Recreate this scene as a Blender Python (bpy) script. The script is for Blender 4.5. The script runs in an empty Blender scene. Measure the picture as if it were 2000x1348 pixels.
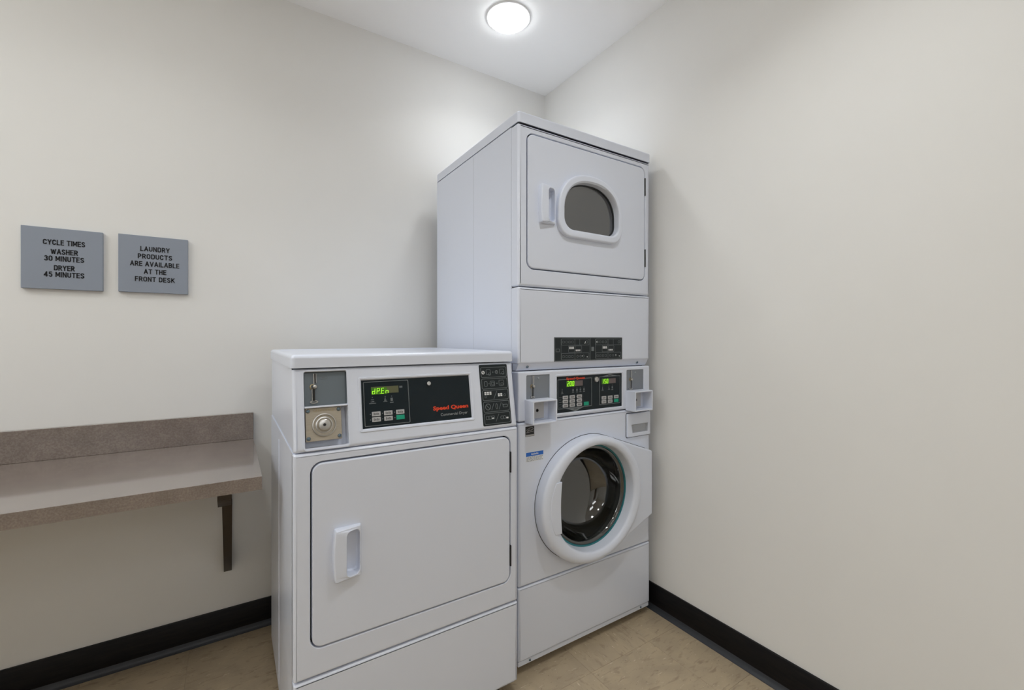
import bpy, bmesh, math, random
from mathutils import Matrix, Vector
from mathutils.geometry import tessellate_polygon
random.seed(4)
scene = bpy.context.scene
C = scene.collection
PI = math.pi

# ------------------------------------------------------------------ camera
cam_d = bpy.data.cameras.new('camera')
cam = bpy.data.objects.new('camera', cam_d); C.objects.link(cam)
cam_d.sensor_width = 36.0; cam_d.sensor_fit = 'HORIZONTAL'
cam_d.lens = 856.57 * 36.0 / 2000.0
cam_d.shift_x = 0.0047; cam_d.shift_y = -0.0061
cam_d.clip_start = 0.02
cam.location = (-1.5804, -2.0851, 1.1892)
cam.rotation_euler = (PI / 2, 0, -0.5625)
scene.camera = cam

# ------------------------------------------------------------------ world, exposure
world = bpy.data.worlds.new('world'); scene.world = world
world.use_nodes = True
world.node_tree.nodes['Background'].inputs[0].default_value = (0.8, 0.85, 0.9, 1)
world.node_tree.nodes['Background'].inputs[1].default_value = 0.3
vs = scene.view_settings
vs.view_transform = 'Standard'; vs.look = 'None'; vs.gamma = 1.0; vs.use_curve_mapping = False
vs.exposure = 0.07
LAMP = 15.0                       # emission of the round ceiling diffusers
FILL = 4.3                       # emission of the unseen fill panels added overhead
scene.cycles.max_bounces = 9; scene.cycles.diffuse_bounces = 6; scene.cycles.glossy_bounces = 3; scene.cycles.transparent_max_bounces = 12
scene.cycles.caustics_reflective = False; scene.cycles.caustics_refractive = False
ROOM_X0, ROOM_Y0, ROOM_H = -4.20, -6.00, 2.632

# ------------------------------------------------------------------ materials
MATS = {}
def mat(name, col, rough=0.5, metal=0.0, spec=0.5, coat=0.0, emit=None, estr=0.0):
    m = bpy.data.materials.new(name); m.use_nodes = True
    b = m.node_tree.nodes['Principled BSDF']
    b.inputs['Base Color'].default_value = (*col, 1)
    b.inputs['Roughness'].default_value = rough
    b.inputs['Metallic'].default_value = metal
    b.inputs['Specular IOR Level'].default_value = spec
    b.inputs['Coat Weight'].default_value = coat
    b.inputs['Coat Roughness'].default_value = 0.08
    if emit:
        b.inputs['Emission Color'].default_value = (*emit, 1)
        b.inputs['Emission Strength'].default_value = estr
    MATS[name] = m
    return m

def nodes(m):
    nt = m.node_tree
    return nt, nt.nodes, nt.links, nt.nodes['Principled BSDF']

def noisy(name, c1, c2, scale, rough, detail=4, bump=0.0, stretch=(1, 1, 1), lo=0.35, hi=0.65, spec=0.5, coat=0.0):
    m = mat(name, c1, rough, spec=spec, coat=coat)
    nt, N, L, b = nodes(m)
    tc = N.new('ShaderNodeNewGeometry'); mp = N.new('ShaderNodeMapping')
    mp.inputs['Scale'].default_value = stretch
    nz = N.new('ShaderNodeTexNoise'); nz.inputs['Scale'].default_value = scale; nz.inputs['Detail'].default_value = detail
    rp = N.new('ShaderNodeValToRGB')
    rp.color_ramp.elements[0].position = lo; rp.color_ramp.elements[0].color = (*c1, 1)
    rp.color_ramp.elements[1].position = hi; rp.color_ramp.elements[1].color = (*c2, 1)
    L.new(tc.outputs['Position'], mp.inputs['Vector']); L.new(mp.outputs[0], nz.inputs['Vector'])
    L.new(nz.outputs['Fac'], rp.inputs['Fac']); L.new(rp.outputs[0], b.inputs['Base Color'])
    if bump:
        bp = N.new('ShaderNodeBump'); bp.inputs['Strength'].default_value = bump; bp.inputs['Distance'].default_value = 0.001
        L.new(nz.outputs['Fac'], bp.inputs['Height']); L.new(bp.outputs[0], b.inputs['Normal'])
    return m

noisy('wall_paint', (0.782, 0.776, 0.754), (0.794, 0.788, 0.766), 3.0, 0.7, spec=0.25)
noisy('ceiling_paint', (0.94, 0.938, 0.93), (0.95, 0.948, 0.94), 3.0, 0.85, spec=0.2)
noisy('baseboard_wood', (0.0030, 0.0032, 0.0045), (0.010, 0.008, 0.0075), 14, 0.42, 6, 0.15, (1.0, 1.0, 9.0), 0.35, 0.75, spec=0.2)
mat('baseboard_toe_lit', (0.030, 0.034, 0.042), 0.45)  # paler than the board: light on the cove put into its colour
mat('enamel', (0.715, 0.757, 0.86), 0.30, spec=0.5, coat=0.15)
mat('plastic_white', (0.715, 0.757, 0.86), 0.34)
mat('plastic_grey', (0.40, 0.42, 0.46), 0.4)
mat('slot_grey', (0.225, 0.245, 0.275), 0.4, metal=0.25)
mat('slot_blue_grey', (0.15, 0.18, 0.205), 0.4, metal=0.25)
mat('seam_dark', (0.02, 0.021, 0.023), 0.6)
mat('black', (0.008, 0.008, 0.009), 0.5)
mat('panel_black', (0.006, 0.013, 0.018), 0.2, spec=0.3)
mat('label_black', (0.012, 0.018, 0.021), 0.3, spec=0.3)
mat('outline_grey', (0.16, 0.18, 0.19), 0.5)
mat('print_grey', (0.13, 0.15, 0.16), 0.5)
mat('print_pale', (0.30, 0.32, 0.33), 0.5)
mat('print_white', (0.75, 0.76, 0.77), 0.5)
mat('print_dark', (0.02, 0.02, 0.022), 0.6)
mat('print_orange', (0.75, 0.055, 0.010), 0.5)
mat('print_green', (0.0, 0.20, 0.13), 0.5)
mat('print_blue', (0.02, 0.14, 0.55), 0.5)
mat('button_grey', (0.46, 0.46, 0.47), 0.5)
mat('button_green', (0.0, 0.33, 0.20), 0.5)
mat('lcd_off', (0.11, 0.115, 0.055), 0.3)
mat('lcd_off_rose', (0.13, 0.10, 0.10), 0.3)
mat('lcd_glow', (0.03, 0.09, 0.0), 0.4, emit=(0.045, 0.20, 0.0), estr=0.35)
mat('lcd_digit', (0.2, 0.5, 0.02), 0.4, emit=(0.42, 1.0, 0.03), estr=0.95)
mat('steel', (0.55, 0.54, 0.52), 0.28, metal=0.9)
mat('chrome', (0.75, 0.76, 0.78), 0.14, metal=1.0)
mat('brass', (0.42, 0.34, 0.20), 0.3, metal=0.9)
noisy('coin_steel', (0.40, 0.355, 0.285), (0.45, 0.40, 0.325), 60, 0.42, 3, 0.0, (1, 1, 8))
MATS['coin_steel'].node_tree.nodes['Principled BSDF'].inputs['Metallic'].default_value = 0.35
mat('screw_zinc', (0.20, 0.27, 0.33), 0.25, metal=0.9)
mat('foot_rubber', (0.025, 0.025, 0.025), 0.7)
mat('drum_steel', (0.33, 0.33, 0.31), 0.30, metal=0.85)
mat('drum_back', (0.42, 0.41, 0.385), 0.42, metal=0.2)
mat('gasket_rubber', (0.035, 0.040, 0.045), 0.5)
mat('gasket_teal', (0.015, 0.16, 0.18), 0.4)
mat('dryer_drum', (0.60, 0.63, 0.68), 0.45, metal=0.2)
mat('sign_blue_grey', (0.265, 0.297, 0.352), 0.42, spec=0.4)
mat('sign_letter', (0.013, 0.014, 0.018), 0.5)
noisy('bracket_bronze', (0.028, 0.017, 0.009), (0.040, 0.024, 0.012), 8, 0.45)
mat('trim_white', (0.8, 0.8, 0.8), 0.5)
mat('lamp_glow', (1, 1, 1), 0.5, emit=(0.955, 0.983, 1.0), estr=LAMP)
mat('fill_glow', (1, 1, 1), 0.5, emit=(0.955, 0.983, 1.0), estr=FILL)
noisy('door_wood', (0.10, 0.06, 0.035), (0.16, 0.10, 0.06), 6, 0.45, 5, 0, (4, 4, 0.4))

# laminate: speckled brown-grey
m = noisy('laminate', (0.176, 0.142, 0.123), (0.236, 0.197, 0.174), 220, 0.26, 6, 0.03, (1, 1, 1), 0.38, 0.64, spec=1.0, coat=1.0)
nt, N, L, b = nodes(m)
nz2 = N.new('ShaderNodeTexNoise'); nz2.inputs['Scale'].default_value = 18; nz2.inputs['Detail'].default_value = 5
mx = N.new('ShaderNodeMix'); mx.data_type = 'RGBA'; mx.blend_type = 'MULTIPLY'; mx.inputs['Factor'].default_value = 0.55
rp2 = N.new('ShaderNodeValToRGB')
rp2.color_ramp.elements[0].position = 0.3; rp2.color_ramp.elements[0].color = (0.72, 0.70, 0.68, 1)
rp2.color_ramp.elements[1].position = 0.7; rp2.color_ramp.elements[1].color = (1.15, 1.12, 1.10, 1)
geo = [n for n in N if n.type == 'NEW_GEOMETRY'][0]; rp1 = [n for n in N if n.type == 'VALTORGB'][0]
L.new(geo.outputs['Position'], nz2.inputs['Vector']); L.new(nz2.outputs['Fac'], rp2.inputs['Fac'])
L.new(rp1.outputs[0], mx.inputs['A']); L.new(rp2.outputs[0], mx.inputs['B']); L.new(mx.outputs['Result'], b.inputs['Base Color'])

# vinyl composition tile: tan with directional light and dark flecks, turned tile by tile
m = mat('floor_tile', (0.30, 0.24, 0.165), 0.42, spec=0.4)
nt, N, L, b = nodes(m)
tc = N.new('ShaderNodeTexCoord'); oi = N.new('ShaderNodeObjectInfo')
add = N.new('ShaderNodeVectorMath'); add.operation = 'ADD'
sc_ = N.new('ShaderNodeVectorMath'); sc_.operation = 'SCALE'; sc_.inputs['Scale'].default_value = 40.0
comb = N.new('ShaderNodeCombineXYZ')
for i in range(3): L.new(oi.outputs['Random'], comb.inputs[i])
L.new(comb.outputs[0], sc_.inputs[0]); L.new(tc.outputs['Object'], add.inputs[0]); L.new(sc_.outputs[0], add.inputs[1])
def fleck(scale, stretch, lo, hi, detail=3):
    mp = N.new('ShaderNodeMapping'); mp.inputs['Scale'].default_value = stretch
    n = N.new('ShaderNodeTexNoise'); n.inputs['Scale'].default_value = scale; n.inputs['Detail'].default_value = detail
    n.inputs['Distortion'].default_value = 0.6
    r = N.new('ShaderNodeMapRange'); r.inputs['From Min'].default_value = lo; r.inputs['From Max'].default_value = hi
    L.new(add.outputs[0], mp.inputs[0]); L.new(mp.outputs[0], n.inputs['Vector']); L.new(n.outputs['Fac'], r.inputs['Value'])
    return r.outputs[0]
def mixc(fac, a, bcol):
    x = N.new('ShaderNodeMix'); x.data_type = 'RGBA'
    L.new(fac, x.inputs['Factor'])
    if isinstance(a, tuple): x.inputs['A'].default_value = (*a, 1)
    else: L.new(a, x.inputs['A'])
    x.inputs['B'].default_value = (*bcol, 1)
    return x.outputs['Result']
c = mixc(fleck(9, (1, 1, 1), 0.35, 0.65, 5), (0.40, 0.32, 0.22), (0.475, 0.38, 0.255))
c = mixc(fleck(22, (1.0, 3.2, 1), 0.56, 0.72), c, (0.33, 0.255, 0.175))
c = mixc(fleck(42, (1.0, 4.5, 1), 0.66, 0.76), c, (0.68, 0.59, 0.45))
c = mixc(fleck(70, (1.4, 3.0, 1), 0.69, 0.76), c, (0.07, 0.055, 0.04))
L.new(c, b.inputs['Base Color'])
mat('floor_joint', (0.27, 0.21, 0.145), 0.7)

# clear door glass: see-through with a Fresnel mirror
def glass(name, tint, extra=0.0, rough=0.02):
    m = bpy.data.materials.new(name); m.use_nodes = True
    nt = m.node_tree; N = nt.nodes; L = nt.links
    for n in list(N): N.remove(n)
    o = N.new('ShaderNodeOutputMaterial'); mixs = N.new('ShaderNodeMixShader')
    t = N.new('ShaderNodeBsdfTransparent'); t.inputs[0].default_value = (*tint, 1)
    g = N.new('ShaderNodeBsdfGlossy'); g.inputs['Roughness'].default_value = rough; g.inputs['Color'].default_value = (1, 1, 1, 1)
    f = N.new('ShaderNodeFresnel'); f.inputs['IOR'].default_value = 1.52
    a = N.new('ShaderNodeMath'); a.operation = 'ADD'; a.inputs[1].default_value = extra; a.use_clamp = True
    L.new(f.outputs[0], a.inputs[0]); L.new(a.outputs[0], mixs.inputs[0]); L.new(t.outputs[0], mixs.inputs[1]); L.new(g.outputs[0], mixs.inputs[2])
    L.new(mixs.outputs[0], o.inputs[0])
    MATS[name] = m
glass('bowl_glass', (0.60, 0.63, 0.62), 0.09)
glass('window_glass', (0.78, 0.80, 0.83), 0.11, 0.08)

# ------------------------------------------------------------------ mesh helpers
def rr(x0, x1, z0, z1, r, n=6):
    """rounded rectangle, counter-clockwise seen from the front"""
    p = []
    for cx, cz, a0 in ((x1 - r, z0 + r, -PI / 2), (x1 - r, z1 - r, 0), (x0 + r, z1 - r, PI / 2), (x0 + r, z0 + r, PI)):
        for k in range(n + 1):
            a = a0 + PI / 2 * k / n
            p.append((cx + r * math.cos(a), cz + r * math.sin(a)))
    return p
def ell(cx, cz, rx, rz=None, n=64):
    rz = rx if rz is None else rz
    return [(cx + rx * math.cos(2 * PI * k / n), cz + rz * math.sin(2 * PI * k / n)) for k in range(n)]
def inset(o, d):
    n = len(o); out = []
    for i in range(n):
        ax, az = o[i - 1]; bx_, bz = o[i]; cx, cz = o[(i + 1) % n]
        e1 = Vector((bx_ - ax, bz - az)); e2 = Vector((cx - bx_, cz - bz))
        if e1.length < 1e-9: e1 = e2
        if e2.length < 1e-9: e2 = e1
        e1.normalize(); e2.normalize()
        n1 = Vector((-e1.y, e1.x)); n2 = Vector((-e2.y, e2.x))
        nn = n1 + n2
        if nn.length < 1e-6: nn = n1
        nn.normalize()
        k = d / max(0.4, nn.dot(n1))
        out.append((bx_ + nn.x * k, bz + nn.y * k))
    return out

class MB:
    def __init__(s): s.v = []; s.f = []
    def add(s, pts):
        i = len(s.v); s.v += [tuple(p) for p in pts]; return list(range(i, i + len(pts)))
    def box(s, x0, x1, y0, y1, z0, z1):
        a = s.add([(x0, y0, z0), (x1, y0, z0), (x1, y1, z0), (x0, y1, z0), (x0, y0, z1), (x1, y0, z1), (x1, y1, z1), (x0, y1, z1)])
        for q in ((3, 2, 1, 0), (4, 5, 6, 7), (0, 1, 5, 4), (1, 2, 6, 5), (2, 3, 7, 6), (3, 0, 4, 7)): s.f.append([a[k] for k in q])
        return s
    def bridge(s, A, B):
        n = len(A)
        for i in range(n): s.f.append([A[i], A[(i + 1) % n], B[(i + 1) % n], B[i]])
    def loops(s, loops, cap0=False, cap1=False):
        ids = [s.add(l) for l in loops]
        for a, b in zip(ids, ids[1:]): s.bridge(a, b)
        if cap0: s.f.append(list(reversed(ids[0])))
        if cap1: s.f.append(list(ids[-1]))
        return ids
    def lo(s, o, y): return [(x, y, z) for x, z in o]
    def fill(s, outer_ids, hole_ids=()):
        L = [[Vector(s.v[i]) for i in outer_ids]] + [[Vector(s.v[i]) for i in h] for h in hole_ids]
        flat = list(outer_ids) + [i for h in hole_ids for i in h]
        for t in tessellate_polygon(L): s.f.append([flat[k] for k in t])
    def pad(s, o, yb, yf, b=0.004, seg=3, holes=(), hb=0.0015, hdepth=None, back=False):
        """solid with outline o from yb (back) to yf (front, towards -y), rounded front rim; holes are outlines cut into the front"""
        ls = [s.lo(o, yb)]
        if b > 0:
            for k in range(seg + 1):
                a = PI / 2 * k / seg
                ls.append(s.lo(inset(o, b * (1 - math.cos(a))), yf + b * (1 - math.sin(a))))
        else: ls.append(s.lo(o, yf))
        ids = s.loops(ls)
        hid = []
        for h in holes:
            hl = [s.lo(inset(h, -hb), yf), s.lo(h, yf + hb), s.lo(h, yb if hdepth is None else yf + hdepth)]
            hi = s.loops(hl); hid.append(hi[0])
        s.fill(ids[-1], hid)
        if back: s.fill(list(reversed(ids[0])))
        return s
    def bar(s, p, q, w, y, t=0.0004):
        """flat printed stroke from p to q (x,z) of width w lying on plane y"""
        p = Vector(p); q = Vector(q); d = (q - p)
        if d.length < 1e-9: return s
        d.normalize(); n = Vector((-d.y, d.x)) * (w / 2)
        o = [p - n, q - n, q + n, p + n]
        ids = s.loops([[(v.x, y, v.y) for v in o], [(v.x, y - t, v.y) for v in o]], cap1=True)
        return s
    def rect(s, x0, x1, z0, z1, y, t=0.0004):
        return s.box(x0, x1, y - t, y, z0, z1)
    def frame(s, o, w, y, t=0.0005):
        i = inset(o, w)
        A = s.add(s.lo(o, y)); B = s.add(s.lo(o, y - t)); D = s.add(s.lo(i, y - t)); E_ = s.add(s.lo(i, y))
        s.bridge(A, B); s.bridge(B, D); s.bridge(D, E_)
        return s
    def lathe(s, prof, cx, cz, n=32, cap0=False, cap1=False):
        """profile of (radius, y) about an axis along y through (cx, cz)"""
        ls = [[(cx + r * math.cos(2 * PI * k / n), y, cz + r * math.sin(2 * PI * k / n)) for k in range(n)] for r, y in prof]
        s.loops(ls, cap0, cap1); return s
    def build(s, name, material, parent=None, M=None, wn=True, smooth=38, front=False):
        me = bpy.data.meshes.new(name)
        vv = s.v if M is None else [tuple(M @ Vector(p)) for p in s.v]
        me.from_pydata(vv, [], s.f); me.validate()
        bm = bmesh.new(); bm.from_mesh(me)
        bmesh.ops.remove_doubles(bm, verts=bm.verts, dist=1e-6)
        bmesh.ops.recalc_face_normals(bm, faces=bm.faces)
        if front and sum(f.normal.y * f.calc_area() for f in bm.faces) > 0: bmesh.ops.reverse_faces(bm, faces=bm.faces)
        bm.to_mesh(me); bm.free()
        me.shade_smooth(); me.set_sharp_from_angle(angle=math.radians(smooth))
        me.materials.append(MATS[material])
        o = bpy.data.objects.new(name, me); C.objects.link(o)
        if parent: o.parent = parent
        if wn:
            w = o.modifiers.new('weighted_normal', 'WEIGHTED_NORMAL'); w.keep_sharp = True; w.weight = 100
        return o

def thing(name, label, cat, loc, group=None, rotz=0.0):
    o = bpy.data.objects.new(name, None); C.objects.link(o)
    o.location = loc; o.rotation_euler = (0, 0, rotz); o.empty_display_size = 0.1
    o['label'] = label; o['category'] = cat
    if group: o['group'] = group
    return o
def struct(o, label=None):
    o['kind'] = 'structure'
    if label: o['label'] = label
    return o

def text_mb(body, cx, cz, w, h, y, t=0.0005, bold=0.0, shear=0.0, lines=1):
    """lettering fitted to width w and height h, centred on (cx, cz), lying on plane y and facing -y"""
    cu = bpy.data.curves.new('lettering', 'FONT'); cu.body = body; cu.size = 1.0; cu.offset = bold; cu.shear = shear
    cu.resolution_u = 3
    ob = bpy.data.objects.new('lettering', cu); C.objects.link(ob)
    dg = bpy.context.evaluated_depsgraph_get()
    me = bpy.data.meshes.new_from_object(ob.evaluated_get(dg))
    bpy.data.objects.remove(ob); bpy.data.curves.remove(cu)
    xs = [v.co.x for v in me.vertices]; ys = [v.co.y for v in me.vertices]
    x0, x1, y0, y1 = min(xs), max(xs), min(ys), max(ys)
    mb = MB()
    sx = w / (x1 - x0); sy = h / (y1 - y0)
    P = [(cx + (v.co.x - (x0 + x1) / 2) * sx, cz + (v.co.y - (y0 + y1) / 2) * sy) for v in me.vertices]
    ids = mb.add([(x, y - t, z) for x, z in P])
    for p in me.polygons: mb.f.append([ids[k] for k in p.vertices])
    bpy.data.meshes.remove(me)
    return mb
def arc(cx, cy, rx, ry, a0, a1, n=7):
    return [(cx + rx * math.cos(math.radians(a0 + (a1 - a0) * k / n)), cy + ry * math.sin(math.radians(a0 + (a1 - a0) * k / n))) for k in range(n + 1)]
def _bowl(x0, x1, y0, y1): r_ = (y1 - y0) / 2; return [(x0, y0), (x1 - r_, y0)] + arc(x1 - r_, y0 + r_, r_, r_, -90, 90) + [(x0, y1)]
_O = arc(.29, .72, .29, .28, 0, 180) + arc(.29, .28, .29, .28, 180, 360) + [(.58, .72)]
GLYPH = {   # advance width, strokes in a box of height 1
    'A': (.66, [[(0, 0), (.33, 1), (.66, 0)], [(.12, .3), (.54, .3)]]), 'B': (.56, [[(0, 0), (0, 1)], _bowl(0, .53, .53, 1), _bowl(0, .56, 0, .53)]),
    'C': (.58, [arc(.29, .72, .29, .28, 10, 180) + arc(.29, .28, .29, .28, 180, 350)]), 'D': (.58, [[(0, 0), (0, 1), (.3, 1)] + arc(.3, .72, .28, .28, 90, 0) + arc(.3, .28, .28, .28, 0, -90) + [(0, 0)]]),
    'E': (.48, [[(.48, 0), (0, 0), (0, 1), (.48, 1)], [(0, .52), (.43, .52)]]), 'F': (.46, [[(0, 0), (0, 1), (.46, 1)], [(0, .5), (.41, .5)]]),
    'H': (.56, [[(0, 0), (0, 1)], [(.56, 0), (.56, 1)], [(0, .52), (.56, .52)]]), 'I': (.0, [[(0, 0), (0, 1)]]), 'K': (.58, [[(0, 0), (0, 1)], [(.54, 1), (0, .38)], [(.2, .6), (.58, 0)]]),
    'L': (.46, [[(0, 1), (0, 0), (.46, 0)]]), 'M': (.70, [[(0, 0), (0, 1), (.35, .25), (.70, 1), (.70, 0)]]), 'N': (.58, [[(0, 0), (0, 1), (.58, 0), (.58, 1)]]),
    'O': (.58, [_O]), 'P': (.54, [[(0, 0), (0, 1)], _bowl(0, .54, .44, 1)]), 'R': (.56, [[(0, 0), (0, 1)], _bowl(0, .54, .46, 1), [(.28, .46), (.56, 0)]]),
    'S': (.54, [arc(.27, .75, .26, .25, 20, 200) + [(.14, .57), (.4, .45)] + arc(.27, .25, .27, .25, 20, -160)]), 'T': (.58, [[(0, 1), (.58, 1)], [(.29, 0), (.29, 1)]]),
    'U': (.56, [[(0, 1), (0, .28)] + arc(.28, .28, .28, .28, 180, 360) + [(.56, 1)]]), 'V': (.64, [[(0, 1), (.32, 0), (.64, 1)]]), 'W': (.94, [[(0, 1), (.23, 0), (.47, .9), (.71, 0), (.94, 1)]]),
    'Y': (.62, [[(0, 1), (.31, .45), (.62, 1)], [(.31, 0), (.31, .45)]]), '0': (.56, [arc(.28, .72, .28, .28, 0, 180) + arc(.28, .28, .28, .28, 180, 360) + [(.56, .72)]]),
    '3': (.52, [arc(.26, .75, .25, .25, 160, -80) + arc(.26, .26, .27, .26, 80, -160)]), '4': (.58, [[(.42, 0), (.42, 1), (0, .26), (.58, .26)]]), '5': (.52, [[(.48, 1), (.08, 1), (.04, .52)] + arc(.25, .32, .27, .32, 130, -150)])}
def block_text(body, cx, cz, w, h, y, wt=0.18, t=0.0006):
    """bold condensed capitals drawn with strokes, fitted to width w and cap height h"""
    x = 0.0; P = []
    for ch in body:
        if ch == ' ': x += 0.46; continue
        adv, st = GLYPH[ch]; P += [[(x + a, b) for a, b in l] for l in st]; x += adv + 0.37
    x -= 0.37
    lw = h * wt; sx = (w - lw) / x; sy = h - lw
    mb = MB()
    for l in P:
        q = [(cx - (w - lw) / 2 + a * sx, cz - sy / 2 + b * sy) for a, b in l]
        for i, (p0, p1) in enumerate(zip(q, q[1:])):
            d = Vector(p1) - Vector(p0)
            if d.length < 1e-7: continue
            d.normalize(); e = d * (lw * (0.5 if i in (0, len(q) - 2) else 0.22))
            if len(q) > 4: e *= 0.6
            mb.bar(Vector(p0) - e, Vector(p1) + e, lw, y, t)
    return mb
def illegible(n, cx, cz, w, h, y, t=0.0002):
    """lettering too small to read in the photograph: n dark character-sized ticks"""
    mb = MB(); st = w / n
    for k in range(n):
        x = cx - w / 2 + st * (k + 0.5)
        mb.frame(rr(x - st * 0.36, x + st * 0.36, cz - h / 2, cz + h / 2 * (1.0 if k % 2 == 0 else 0.6), st * 0.2, 2), st * 0.24, y, t)
    return mb
def merge(*mbs):
    out = MB()
    for m_ in mbs:
        i = len(out.v); out.v += m_.v; out.f += [[k + i for k in f] for f in m_.f]
    return out

SEG = {'d': 'bcdeg', 'P': 'abefg', 'E': 'adefg', 'n': 'ceg', '2': 'abdeg', '0': 'abcdef', '1': 'bc', '5': 'acdfg'}
def seven(mb, ch, x, z, w, h, y, sl=0.08, t=0.16):
    k = w * t
    P = {'tl': (x, z + h), 'tr': (x + w, z + h), 'ml': (x, z + h / 2), 'mr': (x + w, z + h / 2), 'bl': (x, z), 'br': (x + w, z)}
    S = {'a': ('tl', 'tr'), 'b': ('tr', 'mr'), 'c': ('mr', 'br'), 'd': ('bl', 'br'), 'e': ('ml', 'bl'), 'f': ('tl', 'ml'), 'g': ('ml', 'mr')}
    for s_ in SEG[ch]:
        a, c_ = (P[q] for q in S[s_])
        a = (a[0] + (a[1] - z) * sl, a[1]); c_ = (c_[0] + (c_[1] - z) * sl, c_[1])
        mb.bar(a, c_, k * 1.25, y)

# ------------------------------------------------------------------ the room
def slab(name, x0, x1, y0, y1, z0, z1, material, label=None):
    return struct(MB().box(x0, x1, y0, y1, z0, z1).build(name, material, wn=False), label)
T = 0.12
slab('wall_left', ROOM_X0 - T, T, 0, T, -0.02, ROOM_H + 0.05, 'wall_paint', 'warm grey painted wall behind the shelf and signs')
slab('wall_right', 0, T, ROOM_Y0 - T, 0, -0.02, ROOM_H + 0.05, 'wall_paint', 'bare warm grey painted wall right of the tall machine')
slab('wall_rear', ROOM_X0 - T, T, ROOM_Y0 - T, ROOM_Y0, -0.02, ROOM_H + 0.05, 'wall_paint', 'warm grey painted wall behind the viewer')
slab('wall_end', ROOM_X0 - T, ROOM_X0, ROOM_Y0, 0, -0.02, ROOM_H + 0.05, 'wall_paint', 'warm grey painted wall at the far end of the shelf')
slab('ceiling', ROOM_X0, 0, ROOM_Y0, 0, ROOM_H, ROOM_H + 0.05, 'ceiling_paint', 'smooth white painted ceiling')

floor = slab('floor', ROOM_X0, 0, ROOM_Y0, 0, -0.02, -0.0012, 'floor_joint', 'tan flecked vinyl tile floor')
TS = 0.3048; g_ = 0.0003
tm = MB(); tm.pad([(-TS / 2 + g_, -TS / 2 + g_), (TS / 2 - g_, -TS / 2 + g_), (TS / 2 - g_, TS / 2 - g_), (-TS / 2 + g_, TS / 2 - g_)], 0.0012, 0.0, 0.0003, 1)
UP = Matrix(((1, 0, 0, 0), (0, 0, 1, 0), (0, -1, 0, 0), (0, 0, 0, 1)))    # pad front (-y) turned to face +z
tile0 = tm.build('tile', 'floor_tile', floor, UP, wn=False)
def cut_tile(x0, x1, y0, y1):
    return MB().pad([(x0 + g_, y0 + g_), (x1 - g_, y0 + g_), (x1 - g_, y1 - g_), (x0 + g_, y1 - g_)], 0.0012, 0.0, 0.0003, 1)
first = True
jx = -0.19; jy = -1.2287
xe = [0.0]; x = jx
while x > ROOM_X0 + 0.02: xe.append(x); x -= TS
xe.append(ROOM_X0)
ye = [0.0]; y = jy
while y < -0.02: y += TS
y -= TS
while y > ROOM_Y0 + 0.02: ye.append(y); y -= TS
ye.append(ROOM_Y0)
for i in range(len(xe) - 1):
    for j in range(len(ye) - 1):
        x0, x1, y0, y1 = xe[i + 1], xe[i], ye[j + 1], ye[j]
        full = abs(x1 - x0 - TS) < 1e-4 and abs(y1 - y0 - TS) < 1e-4
        cx_, cy_ = (x0 + x1) / 2, (y0 + y1) / 2
        if full:
            t_ = tile0 if first else tile0.copy()
            if not first: C.objects.link(t_)
            first = False
            t_.rotation_euler.z = PI / 2 * ((i + j) % 2)
        else:
            t_ = cut_tile(x0 - cx_, x1 - cx_, y0 - cy_, y1 - cy_).build('tile', 'floor_tile', floor, UP, wn=False)
        t_.parent = floor; t_.location = (cx_, cy_, 0)

# baseboards: tall dark board with a cove toe coloured paler as if lit
def baseboard(name, length, M, label):
    prof = [(0, 0.1115), (-0.007, 0.1115), (-0.0095, 0.108), (-0.0105, 0.022), (0, 0.022)]
    mb = MB(); ids = [mb.add([(x_, p[0], p[1]) for p in prof]) for x_ in (0, length)]
    mb.bridge(*ids); mb.f += [ids[0][::-1], ids[1]]
    o = struct(mb.build(name, 'baseboard_wood', None, M, wn=False), label)
    prof = [(0, 0.0235), (-0.0105, 0.0235), (-0.0125, 0.0125), (-0.0165, 0.006), (-0.0215, 0.002), (-0.0215, 0.0), (0, 0.0)]
    mb = MB(); ids = [mb.add([(x_, p[0], p[1]) for p in prof]) for x_ in (0, length)]
    mb.bridge(*ids); mb.f += [ids[0][::-1], ids[1]]
    t_ = mb.build('toe_strip', 'baseboard_toe_lit', o, M, wn=False)
    return o
baseboard('baseboard_left', -ROOM_X0, Matrix.Translation((ROOM_X0, 0, 0)), 'black baseboard, toe coloured paler as if lit, under the shelf')
baseboard('baseboard_right', -ROOM_Y0 - 0.022, Matrix.Translation((0, -0.022, 0)) @ Matrix.Rotation(-PI / 2, 4, 'Z'), 'black baseboard, toe coloured paler as if lit, along the bare right wall')

# a plain door in the wall behind the viewer
d1 = struct(MB().pad(rr(-2.62, -1.72, 0.008, 2.06, 0.003, 1), 0.0, -0.03, 0.003).build('door_1', 'door_wood', None, Matrix.Translation((-4.34, ROOM_Y0, 0)) @ Matrix.Rotation(PI, 4, 'Z')), 'brown wooden door behind the viewer')
fr = MB()
fr.box(-2.70, -2.625, ROOM_Y0, ROOM_Y0 + 0.035, 0, 2.14); fr.box(-1.715, -1.64, ROOM_Y0, ROOM_Y0 + 0.035, 0, 2.14); fr.box(-2.625, -1.715, ROOM_Y0, ROOM_Y0 + 0.035, 2.065, 2.14)
struct(fr.build('trim_1', 'baseboard_wood', None, wn=False), 'dark door frame behind the viewer')

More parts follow.
